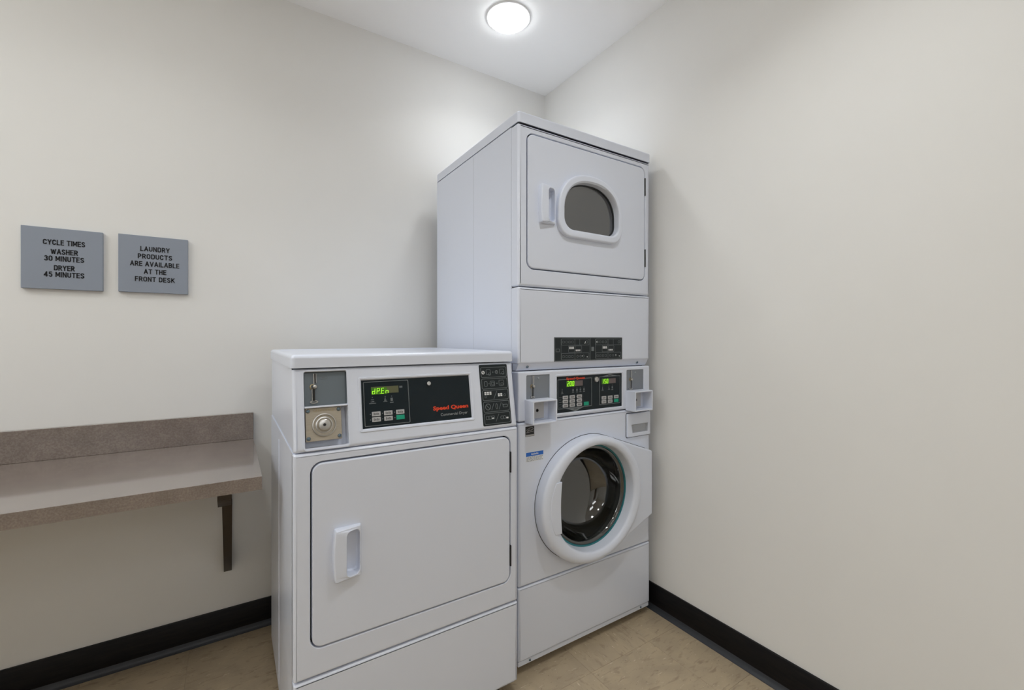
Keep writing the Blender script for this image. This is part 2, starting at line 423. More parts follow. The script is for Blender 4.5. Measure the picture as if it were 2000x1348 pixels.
# ------------------------------------------------------------------ ceiling lights, added fill panels
def ceiling_light(x, y, label, watt=1.5):
    t = thing('ceiling_light', label, 'ceiling light', (x, y, ROOM_H), 'round ceiling downlights')
    DN = Matrix(((1, 0, 0, 0), (0, 0, 1, 0), (0, 1, 0, 0), (0, 0, 0, 1)))     # y -> z : negative y hangs below the ceiling
    MB().lathe([(0.099, 0.0), (0.099, -0.004), (0.096, -0.0065), (0.090, -0.0065), (0.0875, -0.003)], 0, 0, 64).build('trim_ring', 'trim_white', t, DN)
    MB().lathe([(0.0878, -0.003), (0.0868, -0.012), (0.080, -0.019), (0.06, -0.023), (0.02, -0.025), (0.0005, -0.025)], 0, 0, 64, cap1=True).build('diffuser', 'lamp_glow', t, DN)
    ld = bpy.data.lights.new('downlight_beam', 'AREA'); ld.shape = 'DISK'; ld.size = 0.15; ld.energy = watt; ld.spread = math.radians(130); ld.color = (0.96, 0.985, 1.0)
    lo_ = bpy.data.objects.new('downlight_beam', ld); C.objects.link(lo_); lo_.parent = t; lo_.location = (0, 0, -0.028)
    return t
ceiling_light(-0.526, -0.423, 'round lit ceiling light above the tall stacked machine')
ceiling_light(-0.720, -1.640, 'unseen round ceiling light in front of the tall stacked machine', 4.2)
ceiling_light(-1.850, -0.740, 'unseen round ceiling light above the brown counter')
ceiling_light(-1.850, -1.900, 'unseen round fill light added nearly above the viewer')  # added to help even out the lighting
def fill_panel(x, y, hx, hy, label):  # glowing rectangles added as soft fill, not known fixtures
    t = thing('fill_panel', label, 'ceiling light', (x, y, ROOM_H), 'added rectangular fill panels')
    DN = Matrix(((1, 0, 0, 0), (0, 0, 1, 0), (0, 1, 0, 0), (0, 0, 0, 1)))
    MB().frame(rr(-hx, hx, -hy, hy, 0.01, 2), 0.03, 0.0, 0.012).build('frame', 'trim_white', t, DN, wn=False)
    MB().box(-hx + 0.028, hx - 0.028, -0.008, -0.002, -hy + 0.028, hy - 0.028).build('diffuser', 'fill_glow', t, DN, wn=False)
    return t
fill_panel(-1.10, -3.70, 0.40, 0.45, 'unseen square fill panel added behind the viewer, nearer the bare wall')
fill_panel(-3.40, -1.05, 0.6, 0.98, 'unseen oblong fill panel added over the far end of the counter')
fill_panel(-2.20, -5.20, 0.6, 0.6, 'unseen square fill panel added at the very rear')

# ------------------------------------------------------------------ wall signs
def sign(x0, x1, z0, z1, rows, label, th=0.013):
    t = thing('wall_sign', label, 'sign', ((x0 + x1) / 2, 0, z0), 'grey lettered signs on the wall')
    w = x1 - x0; h = z1 - z0
    MB().pad(rr(-w / 2, w / 2, 0, h, 0.001, 1), -0.0005, -th, 0.0008, 1, back=True).build('panel', 'sign_blue_grey', t)
    for s_, fz, fw in rows:
        block_text(s_, 0.003, h * (1 - fz), fw * w, 0.0180, -th).build('lettering', 'sign_letter', t, wn=False)
    return t
sign(-2.1645, -1.9625, 1.3573, 1.5640, [('CYCLE TIMES', .234, .517), ('WASHER', .385, .335), ('30 MINUTES', .498, .49), ('DRYER', .649, .255), ('45 MINUTES', .759, .495)],
     'square grey wall sign giving washer and dryer cycle times')
sign(-1.9213, -1.7191, 1.3590, 1.5670, [('LAUNDRY', .227, .425), ('PRODUCTS', .360, .495), ('ARE AVAILABLE', .493, .71), ('AT THE', .627, .325), ('FRONT DESK', .762, .575)],
     'square grey wall sign about laundry products at the front desk')

# ------------------------------------------------------------------ folding shelf with backsplash and brackets
SX0, SX1 = -2.95, -1.5015
sh = thing('folding_counter', 'brown speckled laminate counter with backsplash fixed to the wall', 'counter', (SX1, 0, 0))
mb = MB(); mb.pad(rr(SX0 - SX1, 0, -0.6, -0.0005, 0.0015, 2), -0.7435, -0.7825, 0.0012, 2, back=True)
mb.build('countertop', 'laminate', sh, UP)
MB().pad(rr(SX0 - SX1, -0.001, 0.7825, 0.8885, 0.0012, 1), -0.0005, -0.0205, 0.001, 1, back=True).build('backsplash', 'laminate', sh)
def bracket(x):
    """welded steel counter bracket: flat arm, wall leg and slanting brace"""
    mb = MB()
    mb.box(x - 0.0245, x + 0.015, -0.515, -0.003, 0.7355, 0.7432)        # arm flange under the top
    mb.box(x - 0.0245, x + 0.012, -0.505, -0.30, 0.700, 0.7355)           # arm nose
    A = [(-0.505, 0.700), (-0.43, 0.668), (-0.40, 0.664), (-0.003, 0.268), (-0.003, 0.262), (-0.014, 0.262), (-0.41, 0.640), (-0.30, 0.70)]
    q = [(-0.505, 0.702), (-0.445, 0.662), (-0.40, 0.664), (-0.36, 0.702)]
    i0 = mb.add([(x - 0.0245, a, b) for a, b in q]); i1 = mb.add([(x + 0.012, a, b) for a, b in q])
    mb.bridge(i0, i1); mb.f += [i0[::-1], i1]
    q = [(-0.448, 0.664), (-0.010, 0.262), (-0.003, 0.262), (-0.003, 0.29), (-0.40, 0.668)]
    i0 = mb.add([(x - 0.0135, a, b) for a, b in q]); i1 = mb.add([(x + 0.0135, a, b) for a, b in q])
    mb.bridge(i0, i1); mb.f += [i0[::-1], i1]
    mb.box(x - 0.0135, x + 0.0135, -0.008, -0.0005, 0.262, 0.7355)        # wall leg
    return mb
b_ = bracket(-1.590 - SX1).build('bracket', 'bracket_bronze', sh, wn=False); b_['label'] = 'dark bronze support bracket'
bracket(-2.62 - SX1).build('bracket', 'bracket_bronze', sh, wn=False)['label'] = 'dark bronze support bracket'

# ------------------------------------------------------------------ shared appliance pieces
W = 0.683
def handle(parent, x0, z0, yf, w=0.0715, h=0.139):
    """raised pull with a bowed left side and a deep finger pocket; the door face has a hole behind the pocket"""
    n = 14; o = []
    for k in range(n + 1):                                   # right side going up
        o.append((x0 + w, z0 + 0.004 + (h - 0.008) * k / n))
    o += [(x0 + w - 0.002, z0 + h), ]
    o += [(x0 + 0.004, z0 + h - 0.001)]
    for k in range(n + 1):                                   # bowed left side going down
        u = 1 - k / n
        o.append((x0 + 0.0015 - 0.0042 * (1 - (2 * u - 1) ** 2), z0 + 0.003 + (h - 0.007) * u))
    o += [(x0 + 0.005, z0), (x0 + w - 0.003, z0)]
    pk = rr(x0 + 0.031, x0 + w - 0.0045, z0 + 0.0085, z0 + h - 0.0105, 0.013, 6)
    mb = MB()
    # outer wall, crowned so that the left rail stands proud of the right lip
    def yy(x_): return yf - 0.008 - 0.013 * max(0.0, min(1.0, 1 - (x_ - x0 - 0.030) / (w - 0.030)))
    l0 = [(x_, yf, z_) for x_, z_ in o]
    oi = inset(o, 0.0006); l1 = [(x_, yy(x_) + 0.003, z_) for x_, z_ in oi]
    oi2 = inset(o, 0.0032); l2 = [(x_, yy(x_), z_) for x_, z_ in oi2]
    ids = mb.loops([l0, l1, l2])
    po = inset(pk, -0.0015)
    h0 = [(x_, yy(x_), z_) for x_, z_ in po]; h1 = [(x_, yy(x_) + 0.0015, z_) for x_, z_ in pk]
    h2 = [(x_, yf + 0.012, z_) for x_, z_ in inset(pk, 0.001)]; h3 = [(x_, yf + 0.016, z_) for x_, z_ in inset(pk, 0.005)]
    hid = mb.loops([h0, h1, h2, h3], cap1=True)
    mb.fill(ids[-1], [hid[0]])
    mb.build('handle', 'plastic_white', parent)
    return pk

def foot(parent, x, y):
    UPM = Matrix.Translation((x, y, 0)) @ UP
    MB().lathe([(0.0, 0.0), (0.021, 0.0), (0.023, -0.005), (0.020, -0.011), (0.008, -0.013), (0.008, -0.036)], 0, 0, 20).build('foot', 'foot_rubber', parent, UPM)

def screw(parent, x, y, z, r=0.005, M=None, m_='screw_zinc', name='screw'):
    s_ = MB().lathe([(r, 0.0), (r, -0.0012), (r * 0.75, -0.003), (r * 0.35, -0.0036), (r * 0.3, -0.0022), (0.0002, -0.0022)], 0, 0, 16, cap1=True)
    T_ = Matrix.Translation((x, y, z))
    return s_.build(name, m_, parent, (M @ T_) if M else T_)

def shell(mb, w, y0, y1, z0, z1, t=0.003, top=True):
    """open-fronted sheet steel cabinet"""
    mb.box(0, t, y0, y1, z0, z1); mb.box(w - t, w, y0, y1, z0, z1)
    mb.box(t, w - t, y1 - t, y1, z0, z1); mb.box(t, w - t, y0, y1 - t, z0, z0 + t)
    if top: mb.box(t, w - t, y0, y1 - t, z1 - t, z1)

def cap(parent, name, x0, x1, y0, y1, z0, z1, r, b, dish):
    """top sheet with rounded rim and shallow dish"""
    o = rr(x0, x1, y0, y1, r, 6)
    mb = MB()
    ls = [mb.lo(inset(o, 0.004), -z0), mb.lo(o, -z0)]
    for k in range(5):
        a = PI / 2 * k / 4
        ls.append(mb.lo(inset(o, b * (1 - math.cos(a))), -(z1 - b * (1 - math.sin(a)))))
    ls.append(mb.lo(inset(o, b + 0.012), -z1)); ls.append(mb.lo(inset(o, b + 0.02), -(z1 - dish))); 
    ids = mb.loops(ls); mb.fill(ids[-1])
    return mb.build(name, 'enamel', parent, UP)

# ------------------------------------------------------------------ single coin dryer
DX, DY = -1.4465, -0.8565
D = thing('coin_dryer', 'low white coin-operated dryer with slanted control panel beside the counter', 'dryer', (DX, DY, 0))
DD = 0.705
mb = MB(); shell(mb, W, 0.020, DD, 0.032, 0.8935)
mb.box(0.0015, 0.003, 0.022, 0.03, 0.04, 0.89)
mb.build('cabinet', 'enamel', D, wn=False)
for xx in (-0.0012,):
    MB().pad(rr(0.075, 0.079, 0.06, 0.86, 0.0015, 2), 0.0, -0.0015, 0.0012, 2).build('side_rib', 'enamel', D, Matrix.Rotation(-PI / 2, 4, 'Z') @ Matrix.Translation((-0.462, 0, 0)))
# front sheet with the door opening
door_o = rr(0.0440, 0.6505, 0.3855, 0.8645, 0.026, 8)
MB().pad(rr(0, W, 0.3105, 0.8935, 0.006, 3), 0.026, 0.0, 0.008, 4, holes=[inset(door_o, -0.0042)], hb=0.002, hdepth=0.02).build('front_panel', 'enamel', D)
MB().box(0.03, 0.66, 0.020, 0.0215, 0.37, 0.88).build('door_well', 'seam_dark', D, wn=False)
dd = bpy.data.objects.new('door', None); C.objects.link(dd); dd.parent = D
pk = handle(dd, 0.0955, 0.5475, -0.002)
MB().pad(door_o, 0.020, -0.002, 0.004, 3, holes=[inset(pk, -0.002)], hb=0.0).build('door_skin', 'enamel', dd)
for z0 in (0.745, 0.434):
    MB().box(0.6512, 0.6552, -0.0035, 0.012, z0, z0 + 0.068).build('hinge', 'seam_dark', dd, wn=False)
# lower panel
MB().pad(rr(0, W, 0.040, 0.3065, 0.005, 3), 0.026, 0.0, 0.008, 4).build('lower_panel', 'enamel', D)
MB().box(0.006, W - 0.006, 0.014, 0.035, 0.030, 0.044).build('kick_trim', 'plastic_grey', D, wn=False)
for fx, fy in ((0.06, 0.06), (W - 0.06, 0.06), (0.06, 0.64), (W - 0.06, 0.64)): foot(D, fx, fy)
MB().box(0.012, W - 0.012, 0.022, 0.0235, 0.28, 0.9).build('seam_backing', 'seam_dark', D, wn=False)
# console behind the slanted fascia
mb = MB(); q = [(0.022, 0.8975), (0.054, 1.1095), (DD, 1.1095), (DD, 0.8975)]
i0 = mb.add([(0.0025, a, b) for a, b in q]); i1 = mb.add([(W - 0.0025, a, b) for a, b in q]); 
for k in (1, 2, 3): mb.f.append([i0[k], i0[(k + 1) % 4], i1[(k + 1) % 4], i1[k]])
mb.f += [i0[::-1], i1]
mb.build('console_body', 'enamel', D, wn=False)
cap(D, 'top_cap', -0.003, W + 0.003, 0.031, DD + 0.004, 1.1120, 1.1475, 0.012, 0.011, 0.003)
# slanted fascia: x across, s up the slope, local -y out of the fascia
sl = math.atan2(0.0365, 0.218); SL = 0.2205
SM = Matrix.Translation((0, 0, 0.8945)) @ Matrix.Rotation(-sl, 4, 'X')
fas = bpy.data.objects.new('control_panel', None); C.objects.link(fas); fas.parent = D
coin_o = rr(0.0285, 0.1365, 0.0095, 0.2095, 0.005, 4)
win_o = rr(0.1690, 0.5200, 0.0395, 0.1865, 0.003, 3)
MB().pad(rr(0.0012, W - 0.0012, 0.002, SL - 0.001, 0.006, 4), 0.028, 0.0, 0.009, 4, holes=[coin_o, win_o], hb=0.002, hdepth=0.004).build('fascia', 'enamel', fas, SM)
mb = MB(); mb.frame(inset(coin_o, -0.0045), 0.003, -0.0001, 0.0012); mb.build('coin_frame', 'plastic_white', fas, SM)
# window frame and black glass
mb = MB(); i_ = win_o; mb.loops([mb.lo(inset(i_, -0.003), -0.0002), mb.lo(inset(i_, -0.0015), -0.0022), mb.lo(inset(i_, 0.003), -0.0018), mb.lo(inset(i_, 0.0062), 0.0028)])
mb.build('window_frame', 'plastic_white', fas, SM)
MB().box(0.170, 0.519, 0.0028, 0.006, 0.0405, 0.1855).build('glass_plate', 'panel_black', fas, SM, wn=False)
GY = 0.0028
mod = [(0.1815, 0.0515), (0.3118, 0.0500), (0.3118, 0.1752), (0.1805, 0.1758)]
MB().frame(rr(0.1808, 0.3118, 0.0508, 0.1755, 0.003, 3), 0.0016, GY, 0.0012).build('display_outline', 'outline_grey', fas, SM, wn=False)
# display
MB().rect(0.2025, 0.2815, 0.1405, 0.1603, GY, 0.0006).build('display_screen', 'lcd_off', fas, SM, wn=False)
MB().rect(0.2025, 0.2475, 0.1385, 0.1575, GY, 0.0009).build('display_glow', 'lcd_glow', fas, SM, wn=False)
mb = MB()
for k, ch in enumerate('dPEn'): seven(mb, ch, 0.2052 + k * 0.0128, 0.1405, 0.0068, 0.0148, GY - 0.0009)
mb.bar((0.2268, 0.1405), (0.2282, 0.1405), 0.0014, GY - 0.0009)
mb.build('display_digits', 'lcd_digit', fas, SM, wn=False)
MB().rect(0.2845, 0.2935, 0.1535, 0.1590, GY).build('display_corner_mark', 'print_grey', fas, SM, wn=False)
def icon(mb, x, z0, z1, kind, y):
    h = z1 - z0
    mb.rect(x - 0.0012, x + 0.0012, z1 - 0.0024, z1, y)
    if kind == 0:      # arrow over a wide word
        mb.bar((x - 0.004, z0 + h * .60), (x + 0.004, z0 + h * .60), 0.0020, y); mb.bar((x, z0 + h * .40), (x + 0.005, z0 + h * .30), 0.0022, y)
        mb.bar((x - 0.0095, z0 + h * .08), (x + 0.0095, z0 + h * .08), 0.0022, y); mb.bar((x - 0.005, z0 + h * .30), (x + 0.004, z0 + h * .30), 0.0020, y)
    elif kind == 1:    # shirt-like figure
        mb.bar((x, z0 + h * .75), (x - 0.001, z0 + h * .35), 0.0024, y); mb.bar((x - 0.003, z0 + h * .30), (x + 0.003, z0 + h * .30), 0.0026, y); mb.bar((x - 0.0055, z0 + h * .1), (x + 0.0055, z0 + h * .1), 0.0022, y)
    else:              # tall figure
        mb.rect(x - 0.0032, x + 0.0032, z0 + h * .3, z0 + h * .72, y); mb.bar((x - 0.005, z0 + h * .1), (x + 0.005, z0 + h * .1), 0.0024, y)
for ia in ((0.2050, 0.1125, 0.1320, 0), (0.2415, 0.1155, 0.1318, 1), (0.2600, 0.1110, 0.1322, 2)):
    mb = MB(); icon(mb, *ia, GY); mb.build('indicator_icon', 'print_grey', fas, SM, wn=False)
ledm = MB(); prn = []
for r_, bz in enumerate((0.0840, 0.0686)):
    for c_, bx in enumerate((0.2138, 0.2481, 0.2832)):
        green = r_ == 1 and c_ == 2
        bw = 0.0122
        MB().pad(rr(bx - bw, bx + bw, bz - 0.0063, bz + 0.0063, 0.0012, 2), GY, GY - 0.0014, 0.0004, 1).build('button', 'button_green' if green else 'button_grey', fas, SM, wn=False)
        ledm.rect(bx - bw - 0.0055, bx - bw - 0.0030, bz - 0.0014, bz + 0.0014, GY)
        if not green: prn.append(illegible(4, bx, bz, 0.0165, 0.0062, GY - 0.0014))
ledm.build('button_lamps', 'print_grey', fas, SM, wn=False)
merge(*prn).build('button_lettering', 'print_dark', fas, SM, wn=False)
text_mb('Speed Queen', 0.4448, 0.0826, 0.1185, 0.0162, GY, 0.0006, bold=0.035).build('brand_lettering', 'print_orange', fas, SM, wn=False)
text_mb('Commercial Dryer', 0.4545, 0.0624, 0.0915, 0.0108, GY, 0.0006, bold=0.004).build('model_lettering', 'print_pale', fas, SM, wn=False)
lk = MB().lathe([(0.0068, GY), (0.0068, GY - 0.006), (0.0058, GY - 0.0075), (0.0038, GY - 0.0075), (0.0036, GY - 0.006), (0.0002, GY - 0.006)], 0.3745, 0.1610, 24, cap1=True).build('key_lock', 'chrome', fas, SM)
# coin housing in the left recess
ch_ = bpy.data.objects.new('coin_slide', None); C.objects.link(ch_); ch_.parent = D
mb = MB()
up_o = rr(0.0290, 0.1360, 0.1185, 0.2090, 0.004, 3); lw_o = rr(0.0290, 0.1360, 0.0100, 0.1145, 0.004, 3)
mb.loops([mb.lo(up_o, 0.0025), mb.lo(inset(up_o, 0.002), 0.010)], cap1=True)
mb.build('slot_plate', 'slot_blue_grey', ch_, SM)
mb = MB()
mb.loops([mb.lo(lw_o, 0.0025), mb.lo(inset(lw_o, 0.0015), 0.030)], cap1=True)
mb.pad(rr(0.0285, 0.1365, 0.1140, 0.1190, 0.001, 1), 0.030, -0.0012, 0.001, 2)
mb.build('housing', 'plastic_white', ch_, SM)
PM = SM @ Matrix.Translation((0, 0, 0.0275)) @ Matrix.Rotation(-0.04, 4, 'X')
MB().pad(rr(0.0310, 0.1205, 0.0, 0.0865, 0.002, 2), 0.022, 0.004, 0.001, 1).build('coin_plate', 'coin_steel', ch_, PM)
PY = 0.004
MB().lathe([(0.0305, PY), (0.0300, PY - 0.003), (0.0275, PY - 0.0035), (0.0262, PY + 0.0042), (0.0222, PY + 0.0052), (0.0215, PY - 0.001), (0.0185, PY - 0.0015), (0.0165, PY + 0.003), (0.0150, PY + 0.003),
            (0.0145, PY - 0.005), (0.0125, PY - 0.0062), (0.0040, PY - 0.0065), (0.0035, PY - 0.004)], 0.0765, 0.0405, 40).build('coin_dial', 'steel', ch_, PM)
MB().lathe([(0.0262, PY + 0.0038), (0.0222, PY + 0.0048)], 0.0765, 0.0405, 40).build('dial_groove', 'black', ch_, PM)
MB().lathe([(0.0037, PY - 0.0045), (0.0002, PY - 0.0045)], 0.0765, 0.0405, 16, cap1=True).build('keyhole', 'black', ch_, PM)
for sx, sz in ((0.0375, 0.079), (0.1140, 0.079), (0.0375, 0.008), (0.1140, 0.008)): screw(ch_, sx, PY, sz, 0.0052, PM)
text_mb('GREENWALD', 0.0765, 0.0795, 0.052, 0.0065, PY, 0.0003, bold=0.0).build('plate_lettering', 'brass', ch_, PM, wn=False)

def slot_parts(parent, x, zt, zk, zb, y, M=None, s=1.0):
    """coin slot: upper chrome guide, brass knob in an oval, dark lower slot, chrome toe"""
    mb = MB(); mb.box(x - 0.0030 * s, x - 0.0006 * s, y - 0.004, y, zk + 0.004, zt); mb.box(x + 0.0036 * s, x + 0.0050 * s, y - 0.002, y, zk + 0.010, zt)
    mb.box(x - 0.0072 * s, x - 0.0058 * s, y - 0.003, y, zb + 0.004, zk - 0.006)
    mb.build('slot_guide', 'chrome', parent, M, wn=False)
    mb = MB(); mb.box(x + 0.0002, x + 0.0034 * s, y - 0.0015, y, zk + 0.010, zt); mb.box(x - 0.0056 * s, x + 0.0006 * s, y - 0.0034, y, zb + 0.003, zk - 0.006)
    mb.build('coin_slot', 'black', parent, M, wn=False)
    mb = MB(); mb.lathe([(0.0078 * s, y), (0.0075 * s, y - 0.002), (0.0052 * s, y - 0.0025), (0.0050 * s, y + 0.001)], x - 0.0045 * s, zk, 20)
    mb.build('knob_ring', 'brass', parent, M)
    MB().lathe([(0.0055 * s, y), (0.0060 * s, y - 0.005), (0.0045 * s, y - 0.008), (0.0002, y - 0.0088)], x + 0.0005 * s, zk, 20, cap1=True).build('return_knob', 'steel', parent, M)
    mb = MB(); mb.frame(ell(x - 0.002 * s, zb, 0.0100 * s, 0.0042 * s, 24), 0.0022 * s, y, 0.003); mb.build('slot_toe', 'steel', parent, M)
slot_parts(ch_, 0.0555, 0.2050, 0.1700, 0.1300, 0.010, SM)
mb = MB(); o_ = ell(0.078, 0.1935, 0.0105, 0.005, 24); mb.frame(o_, 0.0008, 0.010, 0.0006); mb.rect(0.0745, 0.0815, 0.1922, 0.1946, 0.010); mb.build('slot_mark', 'print_grey', ch_, SM, wn=False)
# instruction label
lab = bpy.data.objects.new('instruction_label', None); C.objects.link(lab); lab.parent = D; lab['label'] = 'black pictogram instruction plate'
MB().pad(rr(0.5520, 0.6595, 0.0130, 0.2115, 0.004, 3), 0.0, -0.0014, 0.0005, 1).build('backing', 'label_black', lab, SM, wn=False)
LYY = -0.0014; mb = MB(); mw = MB()
rows = [(0.1690, 0.2030), (0.1315, 0.1655), (0.0940, 0.1280), (0.0565, 0.0905), (0.0175, 0.0530)]
for z0, z1 in rows: mb.frame(rr(0.5570, 0.6555, z0, z1, 0.005, 4), 0.0014, LYY)
def sq(m_, x, z, s, w=0.0012): m_.frame(rr(x - s, x + s, z - s, z + s, s * 0.3, 2), w, LYY)
z = 0.186; mw.frame(ell(0.5655, z, 0.0058, 0.0058, 16), 0.0022, LYY); mw.bar((0.5625, z - 0.003), (0.5685, z + 0.003), 0.0014, LYY)
sq(mb, 0.585, z + 0.001, 0.0085); mb.frame(ell(0.5895, z - 0.006, 0.005, 0.005, 12), 0.001, LYY); mb.bar((0.6005, z), (0.6045, z), 0.0016, LYY); mb.bar((0.6025, z - 0.002), (0.6025, z + 0.002), 0.0016, LYY)
mb.frame(ell(0.6165, z, 0.006, 0.006, 16), 0.0018, LYY); mb.bar((0.6165, z - 0.004), (0.6165, z + 0.004), 0.0012, LYY); sq(mb, 0.637, z + 0.001, 0.0085); mb.frame(ell(0.6415, z - 0.004, 0.005, 0.005, 12), 0.001, LYY)
z = 0.1485; mb.frame(rr(0.5665, 0.5785, z - 0.0085, z + 0.0085, 0.003, 2), 0.0014, LYY); mb.bar((0.582, z), (0.587, z), 0.0014, LYY); mb.frame(rr(0.5885, 0.6065, z - 0.0085, z + 0.0085, 0.003, 2), 0.0014, LYY); sq(mb, 0.5985, z, 0.005)
mb.bar((0.6115, z), (0.6175, z), 0.0022, LYY); sq(mb, 0.632, z + 0.001, 0.0095); mb.frame(ell(0.634, z - 0.003, 0.005, 0.005, 12), 0.001, LYY)
z = 0.1115
for k in range(3):
    for j in range(2): mw.rect(0.5645 + k * 0.0095, 0.5715 + k * 0.0095, z + 0.001 + j * 0.0055, z + 0.0055 + j * 0.0055, LYY)
for k in range(2):
    for j in range(2): mw.rect(0.6150 + k * 0.0095, 0.6220 + k * 0.0095, z - 0.0065 + j * 0.0055, z - 0.002 + j * 0.0055, LYY)
mb.bar((0.5985, z - 0.013), (0.6115, z + 0.012), 0.0014, LYY); mb.frame(ell(0.641, z - 0.003, 0.0045, 0.0045, 12), 0.001, LYY); mb.frame(ell(0.5685, z - 0.005, 0.004, 0.004, 12), 0.001, LYY)
z = 0.0735; mb.frame(ell(0.5740, z, 0.0105, 0.0105, 20), 0.0018, LYY); mb.bar((0.567, z + 0.007), (0.581, z - 0.007), 0.0016, LYY); mb.bar((0.587, z - 0.011), (0.597, z + 0.011), 0.0012, LYY)
mb.frame(ell(0.6065, z, 0.0042, 0.0095, 16), 0.0014, LYY); mb.bar((0.615, z - 0.011), (0.625, z + 0.011), 0.0012, LYY); mb.frame(rr(0.6300, 0.6490, z - 0.0055, z + 0.0045, 0.003, 2), 0.0016, LYY); mb.bar((0.629, z + 0.006), (0.635, z + 0.001), 0.0016, LYY)
z = 0.0365
for k in range(3): sq(mb, 0.5685 + k * 0.0105, z + 0.002, 0.0055)
mw.rect(0.5855, 0.5925, z - 0.003, z + 0.0015, LYY); mb.bar((0.5995, z - 0.012), (0.6125, z + 0.012), 0.0012, LYY)
for k in range(2): mb.frame(ell(0.6235 + k * 0.0095, z - 0.001, 0.006, 0.006, 14), 0.0012, LYY)
mw.rect(0.6400, 0.6480, z - 0.006, z - 0.001, LYY)
mb.build('pictogram_outlines', 'outline_grey', lab, SM, wn=False); mw.build('pictogram_marks', 'print_white', lab, SM, wn=False)

# ------------------------------------------------------------------ tall stacked washer and dryer
TX, TY = -0.7289, -0.8077; TD = 0.7138; TH = 1.9888
S = thing('stacked_washer_dryer', 'tall white stacked unit with round washer door below and dryer door above', 'washer dryer', (TX, TY, 0))
mb = MB(); shell(mb, W, 0.0445, TD, 0.032, 1.9475)
mb.build('cabinet', 'enamel', S, wn=False)
MB().box(0.0010, 0.0016, 0.3338, 0.3346, 0.05, 1.94).build('side_seam', 'plastic_grey', S, Matrix.Translation((-0.0013, 0, 0)), wn=False)
cap(S, 'top_cap', -0.002, W + 0.002, -0.003, TD + 0.002, 1.9505, TH, 0.010, 0.006, 0.002)
MB().box(0.014, W - 0.014, 0.030, 0.0315, 1.05, 1.955).build('seam_backing', 'seam_dark', S, wn=False)
# upper dryer front and door
udoor = rr(0.0395, 0.6495, 1.4410, 1.9190, 0.026, 8)
MB().pad(rr(0, W, 1.3752, 1.9478, 0.006, 3), 0.0435, 0.0, 0.010, 4, holes=[inset(udoor, -0.0042)], hb=0.002, hdepth=0.02).build('dryer_front', 'enamel', S)
ud = bpy.data.objects.new('dryer_door', None); C.objects.link(ud); ud.parent = S
pk = handle(ud, 0.0870, 1.6075, -0.002)
# D-shaped window: domed top, flat bottom
def dome(cx, z0, z1, wl, rc, k=2.3, n=40):
    o = []
    o += [(cx + wl - rc + rc * math.sin(a), z0 + rc - rc * math.cos(a)) for a in [PI / 2 * i / 8 for i in range(9)]]
    zc = z0 + (z1 - z0) * 0.36
    for i in range(1, n):
        a = PI * i / n
        c_, s_ = math.cos(a), math.sin(a)
        o.append((cx + wl * math.copysign(abs(c_) ** (2 / k), c_), zc + (z1 - zc) * abs(s_) ** (2 / k)))
    o += [(cx - wl + rc - rc * math.cos(a), z0 + rc - rc * math.sin(a)) for a in [PI / 2 * i / 8 for i in range(9)]]
    return o
wo = dome(0.3320, 1.5695, 1.8180, 0.1660, 0.062); wi = dome(0.3370, 1.5990, 1.7900, 0.1400, 0.045)
MB().pad(udoor, 0.024, -0.002, 0.004, 3, holes=[inset(pk, -0.002), inset(wo, 0.006)], hb=0.0).build('door_skin', 'enamel', ud)
mb = MB()
ls = [mb.lo(wo, -0.0015)]
for k in range(4):
    a = PI / 2 * k / 3; ls.append(mb.lo(inset(wo, 0.007 * (1 - math.cos(a))), -0.012 - 0.007 * math.sin(a)))
def blend(a, b, t): return [(p[0] * (1 - t) + q_[0] * t, p[1] * (1 - t) + q_[1] * t) for p, q_ in zip(a, b)]
ls.append(mb.lo(blend(inset(wo, 0.007), wi, 0.72), -0.0185)); ls.append(mb.lo(wi, -0.013)); ls.append(mb.lo(inset(wi, 0.003), 0.016))
mb.loops(ls); mb.build('window_frame', 'plastic_white', ud)
mb = MB(); mb.loops([mb.lo(inset(wi, 0.0028), 0.006), mb.lo(inset(wi, 0.0062), 0.005), mb.lo(inset(wi, 0.0068), 0.010)]); mb.build('window_gasket', 'gasket_rubber', ud)
mb = MB(); ids = mb.add(mb.lo(inset(wi, 0.003), 0.009)); mb.fill(ids); mb.build('window_pane', 'window_glass', ud, wn=False, front=True)
for z0 in (1.8025, 1.4970):
    MB().box(0.6502, 0.6540, -0.0035, 0.012, z0, z0 + 0.075).build('hinge', 'seam_dark', ud, wn=False)
mb = MB(); q0 = inset(wi, -0.02); mb.loops([mb.lo(wi, 0.0165), mb.lo(q0, 0.022), mb.lo(q0, 0.10), mb.lo(inset(wi, 0.02), 0.13)], cap1=True)
mb.build('dryer_drum', 'dryer_drum', S)
# panel between dryer door and washer controls
ap = bpy.data.objects.new('service_panel', None); C.objects.link(ap); ap.parent = S
mb = MB(); mb.pad(rr(0, W, 1.0995, 1.3722, 0.006, 3), 0.0435, 0.0, 0.009, 4)
q = [(0.006, 1.1002), (0.0215, 1.0755), (0.0430, 1.0755), (0.0430, 1.106), (0.012, 1.106)]
i0 = mb.add([(0.004, a, b) for a, b in q]); i1 = mb.add([(W - 0.004, a, b) for a, b in q]); mb.bridge(i0, i1); mb.f += [i0[::-1], i1]
mb.build('panel_skin', 'enamel', ap)
CH = Matrix.Translation((0, 0.0130, 1.0885)) @ Matrix.Rotation(math.atan2(0.0155, 0.0247), 4, 'X')
for sx in (0.047, 0.6180): screw(ap, sx, 0, 0, 0.0056, CH, 'screw_zinc')
